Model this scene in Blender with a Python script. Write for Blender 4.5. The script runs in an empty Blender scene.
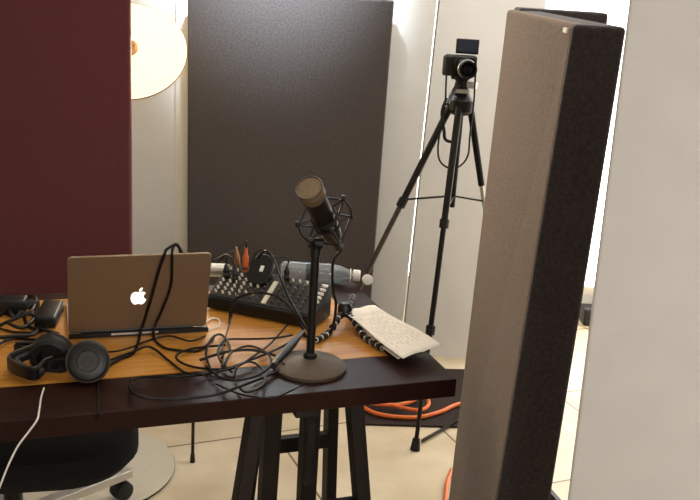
import bpy, bmesh, math, random
from mathutils import Vector, Matrix
random.seed(7)
S = bpy.context.scene
C = S.collection
PI = math.pi
R = math.radians

# ------------------------------------------------------------------ camera
F = 945.0
CAMZ = 1.58
cd = bpy.data.cameras.new('camera'); cam = bpy.data.objects.new('camera', cd); C.objects.link(cam)
cd.sensor_width = 36; cd.lens = 36*F/700
CR = Matrix.Rotation(R(90-16.2), 3, 'X') @ Matrix.Rotation(R(3.6), 3, 'Z')
cam.matrix_world = Matrix.Translation((0, 0, CAMZ)) @ CR.to_4x4()
S.camera = cam

# ------------------------------------------------------------------ light
w = bpy.data.worlds.new('world'); S.world = w; w.use_nodes = True
w.node_tree.nodes['Background'].inputs[0].default_value = (.85, .9, 1, 1)
w.node_tree.nodes['Background'].inputs[1].default_value = .6
S.view_settings.view_transform = 'Standard'; S.view_settings.look = 'None'
S.view_settings.exposure = 0.2; S.view_settings.gamma = 1; S.view_settings.use_curve_mapping = False

def area(name, loc, target, size, sy, power, color, spread=180):
    l = bpy.data.lights.new(name, 'AREA'); l.shape = 'RECTANGLE'; l.size = size; l.size_y = sy
    l.energy = power; l.color = color; l.spread = R(spread)
    o = bpy.data.objects.new(name, l); C.objects.link(o); o.location = loc
    o.rotation_euler = (Vector(target)-Vector(loc)).to_track_quat('-Z', 'Y').to_euler()
    return o
area('overhead_ambient', (.3, 2.0, 2.66), (.3, 2.0, 0), 2.2, 1.6, 13.5, (1, .96, .91))  # unseen area light under the ceiling, ambient fill for the room
area('added_wall_wash', (.75, 3.0, 2.66), (.7, 3.86, 1.2), 1.0, .2, 5.5, (.97, .98, 1), 120)  # unseen light, added to brighten the back wall
area('added_wall_wash_left', (-1.2, 3.3, 2.66), (-1.15, 3.86, 1.5), .5, .15, 4.5, (1, .9, .74), 120)  # unseen warm light, added for the left part of the back wall
sl = bpy.data.lights.new('added_panel_spot', 'SPOT'); sl.energy = 850; sl.color = (.72, .86, 1); sl.spot_size = R(47); sl.spot_blend = 1; sl.shadow_soft_size = .05  # unseen spot, added to brighten the top of the charcoal panel
so = bpy.data.objects.new('added_panel_spot', sl); C.objects.link(so); so.location = (-.32, 2.85, 2.6)
so.rotation_euler = (Vector((-.34, 3.7, 1.90))-so.location).to_track_quat('-Z', 'Y').to_euler()
area('window_light', (1.9, 4.3, 1.6), (.9, 2.2, .6), 1.4, 1.6, 29, (1, .98, .95))
area('pillar_fill', (1.1, -1.1, 1.9), (.75, 1.3, 1.1), 1.2, 1.2, 10.5, (1, .97, .94), 90)  # unseen light behind the camera, aimed to brighten the pillar
area('room_fill', (-.4, -1.2, 2.3), (-.2, 2.4, .9), 1.6, 1.2, 7, (1, .9, .78))

# ------------------------------------------------------------------ helpers
def ray(px, py):
    return CR @ Vector(((px-350)/F, -(py-250)/F, -1))
def on(px, py, z=0.0):
    d = ray(px, py); t = (z-CAMZ)/d.z
    return Vector((0, 0, CAMZ)) + d*t
def atY(px, py, Y):
    d = ray(px, py); return Vector((0, 0, CAMZ)) + d*(Y/d.y)

def lin(c):
    return tuple(((v/255)/12.92 if v/255 <= .04045 else ((v/255+.055)/1.055)**2.4) for v in c)
def mat(name, rgb, rough=.6, metal=0, var=.12, scale=40, bump=0.0, rgb2=None, emit=None, es=0, trans=0, spec=.5, ior=1.45, stretch=None, sheen=0):
    m = bpy.data.materials.new(name); m.use_nodes = True
    nt = m.node_tree; b = nt.nodes['Principled BSDF']
    c = lin(rgb); c2 = lin(rgb2) if rgb2 else tuple(v*(1-var) for v in c)
    tc = nt.nodes.new('ShaderNodeTexCoord'); mp = nt.nodes.new('ShaderNodeMapping')
    nt.links.new(tc.outputs['Object'], mp.inputs[0])
    if stretch: mp.inputs['Scale'].default_value = stretch
    n = nt.nodes.new('ShaderNodeTexNoise'); n.inputs['Scale'].default_value = scale; n.inputs['Detail'].default_value = 5
    nt.links.new(mp.outputs[0], n.inputs['Vector'])
    r = nt.nodes.new('ShaderNodeValToRGB'); r.color_ramp.elements[0].position = .35; r.color_ramp.elements[1].position = .65
    r.color_ramp.elements[0].color = (*c2, 1); r.color_ramp.elements[1].color = (*c, 1)
    nt.links.new(n.outputs['Fac'], r.inputs[0]); nt.links.new(r.outputs[0], b.inputs['Base Color'])
    b.inputs['Roughness'].default_value = rough; b.inputs['Metallic'].default_value = metal
    b.inputs['IOR'].default_value = ior; b.inputs['Specular IOR Level'].default_value = spec
    b.inputs['Transmission Weight'].default_value = trans
    if sheen: b.inputs['Sheen Weight'].default_value = sheen
    if emit:
        b.inputs['Emission Color'].default_value = (*lin(emit), 1); b.inputs['Emission Strength'].default_value = es
    if bump:
        bp = nt.nodes.new('ShaderNodeBump'); bp.inputs['Strength'].default_value = bump; bp.inputs['Distance'].default_value = .004
        nt.links.new(n.outputs['Fac'], bp.inputs['Height']); nt.links.new(bp.outputs[0], b.inputs['Normal'])
    return m

TILE = -24
def tile_mat():
    m = mat('floor_tiles', (224, 208, 180), .32, 0, .2, 3.5, .03, rgb2=(200, 180, 148))
    nt = m.node_tree; b = nt.nodes['Principled BSDF']
    ramp = [x for x in nt.nodes if x.type == 'VALTORGB'][0]
    tc = nt.nodes.new('ShaderNodeTexCoord'); mp = nt.nodes.new('ShaderNodeMapping')
    mp.inputs['Rotation'].default_value = (0, 0, R(TILE)); mp.inputs['Location'].default_value = (.17, .12, 0)
    nt.links.new(tc.outputs['Object'], mp.inputs[0])
    br = nt.nodes.new('ShaderNodeTexBrick'); br.offset = 0; br.inputs['Scale'].default_value = 1
    br.inputs['Brick Width'].default_value = .6; br.inputs['Row Height'].default_value = .6
    br.inputs['Mortar Size'].default_value = .004; br.inputs['Mortar Smooth'].default_value = .2
    nt.links.new(mp.outputs[0], br.inputs['Vector']); nt.links.new(ramp.outputs[0], br.inputs['Color1']); nt.links.new(ramp.outputs[0], br.inputs['Color2'])
    br.inputs['Mortar'].default_value = (*lin((105, 85, 62)), 1)
    nt.links.new(br.outputs['Color'], b.inputs['Base Color'])
    return m

M = dict(
 floor=tile_mat(),
 wall=mat('white_wall_paint', (228, 225, 220), .75, 0, .04, 6, .02),
 pillar=mat('pillar_plaster', (203, 199, 194), .85, 0, .05, 14, .15),
 ceil=mat('ceiling_paint', (215, 212, 205), .9),
 trim=mat('trim_paint', (240, 232, 216), .5, 0, .03, 6),
 burg=mat('burgundy_fabric', (96, 42, 44), .9, 0, .25, 220, .4, sheen=.15),
 blk_panel=mat('charcoal_fabric', (76, 68, 65), .55, 0, .38, 130, .4, sheen=.2),
 frame=mat('panel_frame', (40, 36, 34), .6),
 beige=mat('beige_fabric', (124, 98, 71), .92, 0, .38, 150, .5, sheen=.15),
 dark_fab=mat('dark_side_fabric', (60, 51, 52), .9, 0, .5, 140, .5, sheen=.15),
 darkwood=mat('dark_wood', (44, 20, 14), .42, 0, .35, 9, .05, spec=.2, stretch=(1, 14, 1)),
 oak=mat('oak_veneer', (200, 142, 60), .4, 0, .25, 7, .05, rgb2=(176, 114, 42), stretch=(1, 12, 1)),
 trestle=mat('dark_stained_wood', (30, 19, 15), .6, 0, .35, 12, .1, stretch=(8, 8, 1)),
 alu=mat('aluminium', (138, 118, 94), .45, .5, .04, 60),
 alu_light=mat('light_aluminium', (205, 200, 192), .3, .6, .04, 60),
 black=mat('black_plastic', (15, 13, 13), .42, 0, .2, 60),
 rubber=mat('black_rubber', (18, 17, 17), .6, 0, .2, 60),
 cable=mat('black_cable', (16, 10, 8), .5, 0, .2, 80, spec=.3),
 blackmetal=mat('black_metal', (30, 25, 22), .42, .3, .2, 60),
 standmetal=mat('stand_base_metal', (92, 78, 64), .6, .2, .15, 60),
 knobg=mat('grey_knob', (84, 76, 68), .4, 0, .2),
 seatfab=mat('black_seat_fabric', (14, 11, 10), .98, 0, .2, 200, .2),
 pale=mat('pale_base', (206, 196, 176), .5, 0, .04),
 shade=mat('lamp_shade_fabric', (240, 226, 200), .8, emit=(255, 222, 170), es=1.1),
 greymetal=mat('grey_metal', (95, 88, 80), .35, .7, .2, 60),
 grille=mat('mic_grille', (150, 128, 100), .5, .5, .5, 900, .6, rgb2=(86, 70, 54)),
 logo=mat('logo_white', (255, 250, 240), .4, emit=(255, 250, 240), es=1.0),
 white=mat('white_plastic', (235, 230, 220), .4, 0, .04),
 knobw=mat('pale_knob', (222, 212, 190), .4, 0, .1),
 orange=mat('orange_rubber', (232, 116, 50), .45, 0, .15, 30),
 orangep=mat('orange_plastic', (214, 100, 34), .3, 0, .15, 30),
 paper=mat('paper', (250, 243, 230), .85, 0, .06, 30, .2),
 ink=mat('pencil_ink', (188, 178, 158), .9),
 mat_patch=mat('dark_patch', (46, 31, 25), .95, 0, .3, 150, .6),
 screen=mat('lcd_screen', (52, 60, 72), .15, 0, .05),
 glass=mat('clear_plastic', (225, 232, 236), .05, 0, 0, 10, 0, trans=.86, ior=1.4),
 water=mat('water', (240, 248, 255), .02, 0, 0, 10, 0, trans=1, ior=1.2),
 pane=mat('daylit_window', (255, 255, 252), .3, emit=(255, 252, 244), es=2.6),
 lampface=mat('lamp_diffuser', (245, 228, 185), .7, emit=(255, 241, 204), es=.62),
 brass=mat('brown_metal', (150, 106, 64), .35, .5, .2, 40),
 gloss=mat('glossy_lens', (16, 16, 22), .08, 0, .1),
)

def bm_new(): return bmesh.new()
def box(bm, c, s, rot=None, bev=0):
    """axis box; rot is a 3x3 matrix"""
    r = bmesh.ops.create_cube(bm, size=1); vs = r['verts']
    bmesh.ops.scale(bm, vec=s, verts=vs)
    if bev:
        es = list({e for v in vs for e in v.link_edges})
        q = bmesh.ops.bevel(bm, geom=es, offset=bev, segments=3, profile=.5, affect='EDGES')
        vs = list({v for f in q['faces'] for v in f.verts} | {v for v in vs if v.is_valid})
    if rot: bmesh.ops.rotate(bm, cent=(0, 0, 0), matrix=rot, verts=vs)
    bmesh.ops.translate(bm, vec=c, verts=vs)
    return bm
def hexa(bm, b4, t4):
    v = [bm.verts.new(p) for p in list(b4)+list(t4)]
    for f in ((3, 2, 1, 0), (4, 5, 6, 7), (0, 1, 5, 4), (1, 2, 6, 5), (2, 3, 7, 6), (3, 0, 4, 7)):
        bm.faces.new([v[i] for i in f])
    return bm
def frame_of(d):
    d = Vector(d).normalized(); a = Vector((0, 0, 1)) if abs(d.z) < .9 else Vector((1, 0, 0))
    x = a.cross(d).normalized(); return x, d.cross(x), d
def lathe(bm, prof, base, axis, seg=28, sx=1.0):
    """prof: list of (r, h) from base along axis; closed with caps where r==0 is not given"""
    x, y, d = frame_of(axis); base = Vector(base); rings = []
    for r_, h in prof:
        if r_ < 1e-6: rings.append([bm.verts.new(base+d*h)])
        else: rings.append([bm.verts.new(base+d*h+(x*math.cos(2*PI*i/seg)*sx+y*math.sin(2*PI*i/seg))*r_) for i in range(seg)])
    for a, b in zip(rings, rings[1:]):
        for i in range(seg):
            j = (i+1) % seg
            if len(a) == 1 and len(b) == 1: break
            if len(a) == 1: bm.faces.new((a[0], b[j], b[i])) if False else bm.faces.new((a[0], b[i], b[j]))
            elif len(b) == 1: bm.faces.new((a[i], b[0], a[j]))
            else: bm.faces.new((a[i], b[i], b[j], a[j]))
    if len(rings[0]) > 1: bm.faces.new(rings[0])
    if len(rings[-1]) > 1: bm.faces.new(list(reversed(rings[-1])))
    return bm
def cyl(bm, a, b, r0, r1=None, seg=16):
    a = Vector(a); b = Vector(b); r1 = r0 if r1 is None else r1
    return lathe(bm, [(r0, 0), (r1, (b-a).length)], a, b-a, seg)
def beam(bm, a, b, wx, wy, up=(0, 1, 0)):
    a = Vector(a); b = Vector(b); d = (b-a).normalized(); y = Vector(up); y = (y-d*y.dot(d)).normalized(); x = y.cross(d)
    q = [x*sx*wx/2+y*sy*wy/2 for sx, sy in ((-1, -1), (1, -1), (1, 1), (-1, 1))]
    return hexa(bm, [a+k for k in q], [b+k for k in q])
def smooth(pts, n=8, closed=False):
    P = [Vector(p) for p in pts]; out = []; N = len(P)
    for i in range(N if closed else N-1):
        g = (lambda k: P[k % N]) if closed else (lambda k: P[max(0, min(N-1, k))])
        p0, p1, p2, p3 = g(i-1), g(i), g(i+1), g(i+2)
        for k in range(n):
            t = k/n
            out.append(.5*((2*p1)+(p2-p0)*t+(2*p0-5*p1+4*p2-p3)*t*t+(3*p1-p0-3*p2+p3)*t**3))
    if not closed: out.append(P[-1])
    return out
def tube(bm, pts, r, seg=8, closed=False):
    n = len(pts); rings = []; x = None
    for i, p in enumerate(pts):
        if closed: d = (pts[(i+1) % n]-pts[i-1])
        else: d = pts[min(i+1, n-1)]-pts[max(i-1, 0)]
        if d.length < 1e-9: d = Vector((0, 0, 1))
        d.normalize()
        if x is None: x = frame_of(d)[0]
        x = (x-d*x.dot(d)); x = x.normalized() if x.length > 1e-6 else frame_of(d)[0]
        y = d.cross(x)
        rings.append([bm.verts.new(p+(x*math.cos(2*PI*k/seg)+y*math.sin(2*PI*k/seg))*r) for k in range(seg)])
    for i in range(n if closed else n-1):
        a, b = rings[i], rings[(i+1) % n]
        for k in range(seg):
            j = (k+1) % seg; bm.faces.new((a[k], a[j], b[j], b[k]))
    if not closed: bm.faces.new(list(reversed(rings[0]))); bm.faces.new(rings[-1])
    return bm
def ring(bm, c, axis, Rr, r, seg=36):
    x, y, d = frame_of(axis); c = Vector(c)
    return tube(bm, [c+(x*math.cos(2*PI*i/seg)+y*math.sin(2*PI*i/seg))*Rr for i in range(seg)], r, 8, True)
def prism(bm, pts, n, h):
    """planar polygon pts (Vectors) extruded by n*h"""
    n = Vector(n).normalized()*h
    a = [bm.verts.new(p) for p in pts]; b = [bm.verts.new(Vector(p)+n) for p in pts]
    bm.faces.new(a); bm.faces.new(list(reversed(b)))
    for i in range(len(a)):
        j = (i+1) % len(a); bm.faces.new((a[i], b[i], b[j], a[j]))
    return bm

BASE = {}
def obj(name, bm, m, parent=None, sm=True, bev=0):
    off = BASE.get(parent.name, Vector()) if parent else Vector()
    bmesh.ops.recalc_face_normals(bm, faces=bm.faces)
    if off.length: bmesh.ops.translate(bm, vec=-off, verts=bm.verts)
    me = bpy.data.meshes.new(name); bm.to_mesh(me); bm.free()
    if sm:
        me.polygons.foreach_set('use_smooth', [True]*len(me.polygons))
        try: me.set_sharp_from_angle(angle=R(35))
        except Exception: pass
    me.materials.append(M[m]); o = bpy.data.objects.new(name, me); C.objects.link(o)
    if parent: o.parent = parent; BASE[o.name] = off
    if bev:
        b = o.modifiers.new('bevel', 'BEVEL'); b.width = bev; b.segments = 3; b.limit_method = 'ANGLE'
    return o
def thing(name, label, cat, loc, group=None):
    o = bpy.data.objects.new(name, None); C.objects.link(o); o.location = loc; o.empty_display_size = .05
    BASE[o.name] = Vector(loc); o['label'] = label; o['category'] = cat
    if group: o['group'] = group
    return o
def tag(o, label, cat, group=None):
    o['label'] = label; o['category'] = cat
    if group: o['group'] = group
    return o
def struct(name, bm, m, **k):
    o = obj(name, bm, m, **k); o['kind'] = 'structure'; return o

# ------------------------------------------------------------------ room
X0, X1, Y0, YB, YF, H = -2.4, 3.2, -1.6, 3.86, 4.5, 2.72
struct('floor', box(bm_new(), ((X0+X1)/2, (Y0+YF)/2, -.05), (X1-X0+.2, YF-Y0+.3, .1)), 'floor')
struct('ceiling', box(bm_new(), ((X0+X1)/2, (Y0+YF)/2, H+.05), (X1-X0+.2, YF-Y0+.3, .1)), 'ceil')
struct('wall_left', box(bm_new(), (X0-.05, (Y0+YF)/2, H/2), (.1, YF-Y0+.3, H)), 'wall')
struct('wall_right', box(bm_new(), (X1+.05, (Y0+YF)/2, H/2), (.1, YF-Y0+.3, H)), 'wall')
struct('wall_front', box(bm_new(), ((X0+X1)/2, Y0-.05, H/2), (X1-X0, .1, H)), 'wall')
# white back wall, with a narrow slit between its two sections
def wall_sec(name, xa_b, xa_t, xb_b, xb_t, y0=YB, th=.1):
    b = bm_new(); hexa(b, [(xa_b, y0, 0), (xb_b, y0, 0), (xb_b, y0+th, 0), (xa_b, y0+th, 0)],
                       [(xa_t, y0, H), (xb_t, y0, H), (xb_t, y0+th, H), (xa_t, y0+th, H)])
    return struct(name, b, 'wall', sm=False)
s1 = atY(438.5, 0, YB); s2 = atY(405, 313, YB)
k = (s1.x-s2.x)/(s1.z-s2.z)
sb, st = s2.x-k*s2.z, s2.x+k*(H-s2.z)
gap = .0055
wall_sec('wall_back', X0, X0, sb-gap, st-gap)
e1 = atY(546, 2, YB).x
wall_sec('wall_back_section', sb+gap, st+gap, e1, e1)
b = bm_new()
WX0, WX1, WZ0, WZ1 = .15, 2.9, .12, 2.6
for c, s in (((X0+WX0)/2, WX0-X0), ((WX1+X1)/2, X1-WX1)):
    box(b, (c, YF+.05, H/2), (s, .1, H))
box(b, ((WX0+WX1)/2, YF+.05, WZ0/2), (WX1-WX0, .1, WZ0)); box(b, ((WX0+WX1)/2, YF+.05, (WZ1+H)/2), (WX1-WX0, .1, H-WZ1))
struct('wall_far', b, 'wall', sm=False)
wn = struct('window_1', box(bm_new(), ((WX0+WX1)/2, YF+.06, (WZ0+WZ1)/2), (WX1-WX0, .02, WZ1-WZ0)), 'pane')
b = bm_new()
for x in (WX0+.02, 2.1, WX1-.02): box(b, (x, YF+.02, (WZ0+WZ1)/2), (.04, .05, WZ1-WZ0))
for z in (WZ0+.02, WZ1-.02): box(b, ((WX0+WX1)/2, YF+.02, z), (WX1-WX0, .05, .04))
obj('window_frame', b, 'trim', wn)
# pilaster strip on the back wall beside the charcoal panel
pa = atY(176.5, 120, YB).x; pb = atY(187, 120, YB).x
struct('trim_1', box(bm_new(), ((pa+pb)/2+.05, YB-.012, H/2), (pb-pa+.1, .024, H)), 'trim', sm=False)
# near pillar on the right
PY = 1.3
pt = atY(629, 0, PY); pbm = atY(567, 500, PY)
kx = (pt.x-pbm.x)/(pt.z-pbm.z); xb = pbm.x-kx*pbm.z; xt = pt.x+kx*(H-pt.z)
fd = Vector((math.cos(R(24)), -math.sin(R(24)), 0)); bd = Vector((math.sin(R(24)), math.cos(R(24)), 0))
fb, ft = Vector((xb, PY, 0)), Vector((xt, PY, H))
b = bm_new(); hexa(b, [fb, fb+fd*.5, fb+fd*.5+bd*.3, fb+bd*.3], [ft, ft+fd*.5, ft+fd*.5+bd*.3, ft+bd*.3])
struct('wall_pillar', b, 'pillar', sm=False, bev=.006)

# ------------------------------------------------------------------ table
TZ = .75
FR = on(457, 379, TZ); FL = on(0, 422, TZ)
U = (FR-FL).normalized(); V = Vector((-U.y, U.x, 0))
DEP = (on(346, 278, TZ)-FR).dot(V)
LEN = 1.75
TR = Matrix((( U.x, V.x, 0), (U.y, V.y, 0), (0, 0, 1)))
def tp(u, v, z=TZ):   # metres left of and behind the front right corner
    return Vector((FR.x, FR.y, 0)) - U*u + V*v + Vector((0, 0, z))
TH = .042
tc0 = tp(LEN/2, DEP/2, 0)
table = thing('table', 'long dark wooden table with an orange oak inlay, standing on dark trestles', 'table', tc0)
IB = on(388, 355.5, TZ); iu = (FR-IB).dot(U); iv = (IB-FR).dot(V)
iv2 = .05
# frame boards round the inlay
b = bm_new()
def tb(b, u0, u1, v0, v1, z0, z1):
    return hexa(b, [tp(u1, v0, z0), tp(u0, v0, z0), tp(u0, v1, z0), tp(u1, v1, z0)], [tp(u1, v0, z1), tp(u0, v0, z1), tp(u0, v1, z1), tp(u1, v1, z1)])
tb(b, 0, LEN, 0, iv, TZ-TH, TZ); tb(b, 0, LEN, DEP-iv2, DEP, TZ-TH, TZ)
tb(b, 0, iu, iv, DEP-iv2, TZ-TH, TZ); tb(b, LEN-iu, LEN, iv, DEP-iv2, TZ-TH, TZ)
tb(b, iu, LEN-iu, iv, DEP-iv2, TZ-TH, TZ-.012)
def in_table_frame(o):
    # wood grain runs along the table: give the mesh its own rotated frame
    r = Matrix.Rotation(math.atan2(U.y, U.x), 4, 'Z'); o.data.transform(r.inverted()); o.matrix_local = r
in_table_frame(obj('tabletop', b, 'darkwood', table, sm=False, bev=.002))
in_table_frame(obj('inlay_panel', tb(bm_new(), iu+.001, LEN-iu-.001, iv+.001, DEP-iv2-.001, TZ-.0118, TZ+.0005), 'oak', table, sm=False))

def trestle(uc, label):
    z0 = TZ-TH-.001
    t = thing('trestle', label, 'trestle', tp(uc, DEP/2, 0), 'dark wooden trestles under the table')
    obj('top_beam', tb(bm_new(), uc-.028, uc+.028, .07, DEP-.2, z0-.05, z0), 'trestle', t, sm=False, bev=.004)
    up = tuple(V)
    for v, s, w_, tw in ((.09, .108, .032, .20), (DEP-.30, .07, .028, .10)):
        for sg in (-1, 1):
            ud = 0 if v < .2 else -.10
            a = tp(uc+ud+sg*s, v, z0-.004); e = tp(uc+ud+sg*tw, v-.02 if v < .2 else v+.02, 0.0)
            obj('leg', beam(bm_new(), e, a, w_, .045, up), 'trestle', t, sm=False, bev=.003)
        obj('cross_bar', beam(bm_new(), tp(uc+ud-s, v, z0-.014), tp(uc+ud+s, v, z0-.014), .022, .026, (0, 0, 1)), 'trestle', t, sm=False)
        obj('stretcher', beam(bm_new(), tp(uc+ud-s-.02, v, .41), tp(uc+ud+s+.02, v, .41), .022, .04, (0, 0, 1)), 'trestle', t, sm=False)
    # tilting inner frame
    for sg, v0, v1 in ((-1, .14, DEP-.35), (1, .14, DEP-.35)):
        obj('inner_leg', beam(bm_new(), tp(uc+sg*.055-.05, v1, .02), tp(uc+sg*.045, v0+.05, z0-.02), .040, .04, up), 'trestle', t, sm=False, bev=.003)
    obj('inner_leg', beam(bm_new(), tp(uc+.075, .5*DEP, .06), tp(uc+.02, .5*DEP, z0-.02), .028, .036, up), 'trestle', t, sm=False, bev=.003)
    for u_, z_ in ((.085, .44), (-.055, .41)):
        obj('sliding_post', beam(bm_new(), tp(uc+u_, .3*DEP, z_), tp(uc+u_, .3*DEP, z0-.02), .024, .03, up), 'trestle', t, sm=False, bev=.005)
    return t
ul = (FR-on(306, 400, TZ-.06)).dot(U)
trestle(ul, 'dark wooden trestle of crossed legs under the right end of the table')

# ------------------------------------------------------------------ acoustic panels
def slab(name, pts_b, pts_t, m, parent): return obj(name, hexa(bm_new(), pts_b, pts_t), m, parent, sm=False, bev=.008)
# burgundy
yb = tp(LEN, DEP).y+.35
yb = 3.16
r_ = atY(134, 120, yb+.05).x
t = thing('acoustic_panel', 'burgundy fabric acoustic panel standing behind the laptop at the left', 'acoustic panel', (r_-.6, yb+.04, 0))
obj('fabric_face', box(bm_new(), (r_-.6, yb+.015, 1.07), (1.2, .03, 1.98)), 'burg', t, sm=False, bev=.01)
obj('back_frame', box(bm_new(), (r_-.6, yb+.04, 1.07), (1.18, .02, 1.96)), 'frame', t, sm=False)
for dx in (-1.05, -.15): obj('foot', box(bm_new(), (r_+dx, yb+.06, .04), (.06, .4, .08), bev=.005), 'frame', t)
# charcoal
yc = YB-.16
q = [atY(187.3, 10, yc), atY(187, 250, yc), atY(394, 4, yc), atY(373, 275, yc)]
def ext(a, b_, z): k = (z-a.z)/(b_.z-a.z); return a+(b_-a)*k
zt = atY(300, -5.5, yc).z
lt, lb, rt, rb = ext(q[0], q[1], zt), ext(q[0], q[1], .03), ext(q[2], q[3], zt), ext(q[2], q[3], .03)
t = thing('acoustic_panel', 'large charcoal grey acoustic panel standing against the white back wall', 'acoustic panel', ((lb.x+rb.x)/2, yc, 0))
dy = Vector((0, .05, 0))
slab('fabric_face', [lb, rb, rb+dy, lb+dy], [lt, rt, rt+dy, lt+dy], 'blk_panel', t)
d2 = Vector((0, .085, 0)); i_ = Vector((.01, 0, 0))
slab('back_frame', [lb+dy+i_, rb+dy-i_, rb+d2-i_, lb+d2+i_], [lt+dy+i_, rt+dy-i_, rt+d2-i_, lt+d2+i_], 'frame', t)
for x in (lb.x+.15, rb.x-.15): obj('foot', box(bm_new(), (x, yc+.03, .02), (.05, .22, .04)), 'frame', t)
# beige and black gobo near the pillar
dn, df = 1.62, 2.36
def edge(p1, p2, Y, Y2=None):
    a = atY(*p1, Y); c = atY(*p2, Y2 or Y); return a, ext(a, c, .05)
A = edge((572.5, 24), (495.5, 500), dn)        # near left vertical
B = edge((625.5, 27), (549, 500), dn+.01)      # near right vertical
D = edge((507, 9.5), (448.5, 500), df)         # far left vertical
Ztop = A[0].z
D0 = D[0].copy()
E0 = D0+(B[0]-A[0]); E1 = D[1]+(B[1]-A[1])
t = thing('acoustic_panel', 'tall freestanding acoustic panel, beige broad side and dark narrow end, beside the pillar', 'acoustic panel', (A[1]+E1)/2*1.0-Vector((0, 0, .05)))
m1 = lambda a, c, k: a+(c-a)*k
k = .35
slab('beige_side', [A[1], m1(A[1], B[1], k), m1(D[1], E1, k), D[1]], [A[0], m1(A[0], B[0], k), m1(D0, E0, k), D0], 'beige', t)
nf = Vector((0, -.012, 0))
slab('dark_end', [A[1]+nf, B[1]+nf, E1, m1(D[1], E1, k)+Vector((.002,0,0))], [A[0]+nf, B[0]+nf, E0, m1(D0, E0, k)+Vector((.002,0,0))], 'dark_fab', t)
lab = atY(567, 29.5, dn); 
obj('maker_tag', box(bm_new(), lab+Vector((-.006, .01, 0)), (.003, .02, .006)), 'white', t, sm=False).update({})if False else obj('fabric_tag', box(bm_new(), A[0]+Vector((-.0035, .03, -.012)), (.004, .03, .008)), 'white', t, sm=False)
f0 = on(422, 441, .012); f1 = on(452, 424, .012)
obj('foot', beam(bm_new(), f0, f0+(f1-f0)*2.3, .008, .010, (0, 0, 1)), 'blackmetal', t, sm=False)
g0 = on(547, 491, .02)
obj('foot', beam(bm_new(), g0+Vector((.0, .0, 0)), g0+Vector((.035, -.12, 0)), .015, .03, (0, 0, 1)), 'blackmetal', t, sm=False)
for pz in (A[1], B[1]+Vector((-.01, 0, 0)), D[1]+Vector((.03, -.05, 0)), E1+Vector((-.02, -.05, 0))):
    obj('foot_block', box(bm_new(), (pz.x, pz.y+.02, .026), (.03, .04, .052)), 'blackmetal', t, sm=False)
# rear gobo
dr = 2.62
a_, c_ = edge((609, 13.5), (545, 500), dr)
t = thing('acoustic_panel', 'dark fabric acoustic panel whose top corner shows behind the beige one', 'acoustic panel', (c_.x-.1, dr+.05, 0))
wv = Vector((-.24, 0, 0)); dv = Vector((0, .1, 0)); c_.z = 0
slab('fabric_face', [c_+wv, c_, c_+dv, c_+wv+dv], [a_+wv, a_, a_+dv, a_+wv+dv], 'dark_fab', t)

# small dark box on floor seen in the strip beside the pillar
pd = on(584, 326, 0); 
t = thing('speaker', 'small dark box on the floor in the gap beside the pillar', 'speaker', (pd.x+.05, pd.y, 0))
obj('cabinet', box(bm_new(), (pd.x+.05, pd.y+.05, .0425), (.11, .1, .085), bev=.006), 'black', t)
obj('grille', box(bm_new(), (pd.x+.05, pd.y-.002, .0425), (.09, .006, .07), bev=.002), 'frame', t)

# ------------------------------------------------------------------ lamp
yl = 3.42
lc = atY(128.5, 51, yl)
ax = Vector((.22, -.84, -.50)).normalized()
ax = Vector((.10, -.72, .62)).normalized()
t = thing('floor_lamp', 'glowing round dish lamp on a stand half hidden behind the burgundy panel', 'lamp', (lc.x-.02, yl+.16, 0))
x_, y_, _ = frame_of(ax)
Rl = .205
obj('dish', lathe(bm_new(), [(.03, -.10), (.09, -.085), (.16, -.045), (Rl, 0), (Rl+.003, .004), (Rl, .006), (.155, -.035), (.09, -.07), (.03, -.085), (0, -.085)], lc, ax, 56), 'shade', t)
obj('rim', ring(bm_new(), lc+ax*.003, ax, Rl+.001, .0028, 64), 'brass', t)
obj('diffuser', lathe(bm_new(), [(0, -.004), (Rl-.003, -.004), (Rl-.003, .001), (.15, .012), (0, .018)], lc, ax, 56), 'lampface', t)
obj('hub', lathe(bm_new(), [(.034, .012), (.034, .03), (.024, .036), (0, .038)], lc, ax, 28), 'brass', t)
px_ = lc.x-.07; py_ = yl+.16
obj('stand_pole', cyl(bm_new(), (px_, py_, .02), (px_, py_, lc.z-.02), .012), 'blackmetal', t)
obj('swivel', cyl(bm_new(), (px_, py_, lc.z-.02), lc-ax*.09, .014), 'blackmetal', t)
obj('base', lathe(bm_new(), [(.13, 0), (.13, .015), (.03, .03), (0, .03)], (px_, py_, 0), (0, 0, 1), 40), 'blackmetal', t)
pl = bpy.data.lights.new('lamp_glow', 'AREA'); pl.shape = 'DISK'; pl.size = .38; pl.energy = 22; pl.color = (1, .80, .52)
po = bpy.data.objects.new('lamp_glow', pl); C.objects.link(po); po.location = lc+ax*.03-Vector(t.location); po.parent = t
po.rotation_euler = ax.to_track_quat('-Z', 'Y').to_euler()

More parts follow.
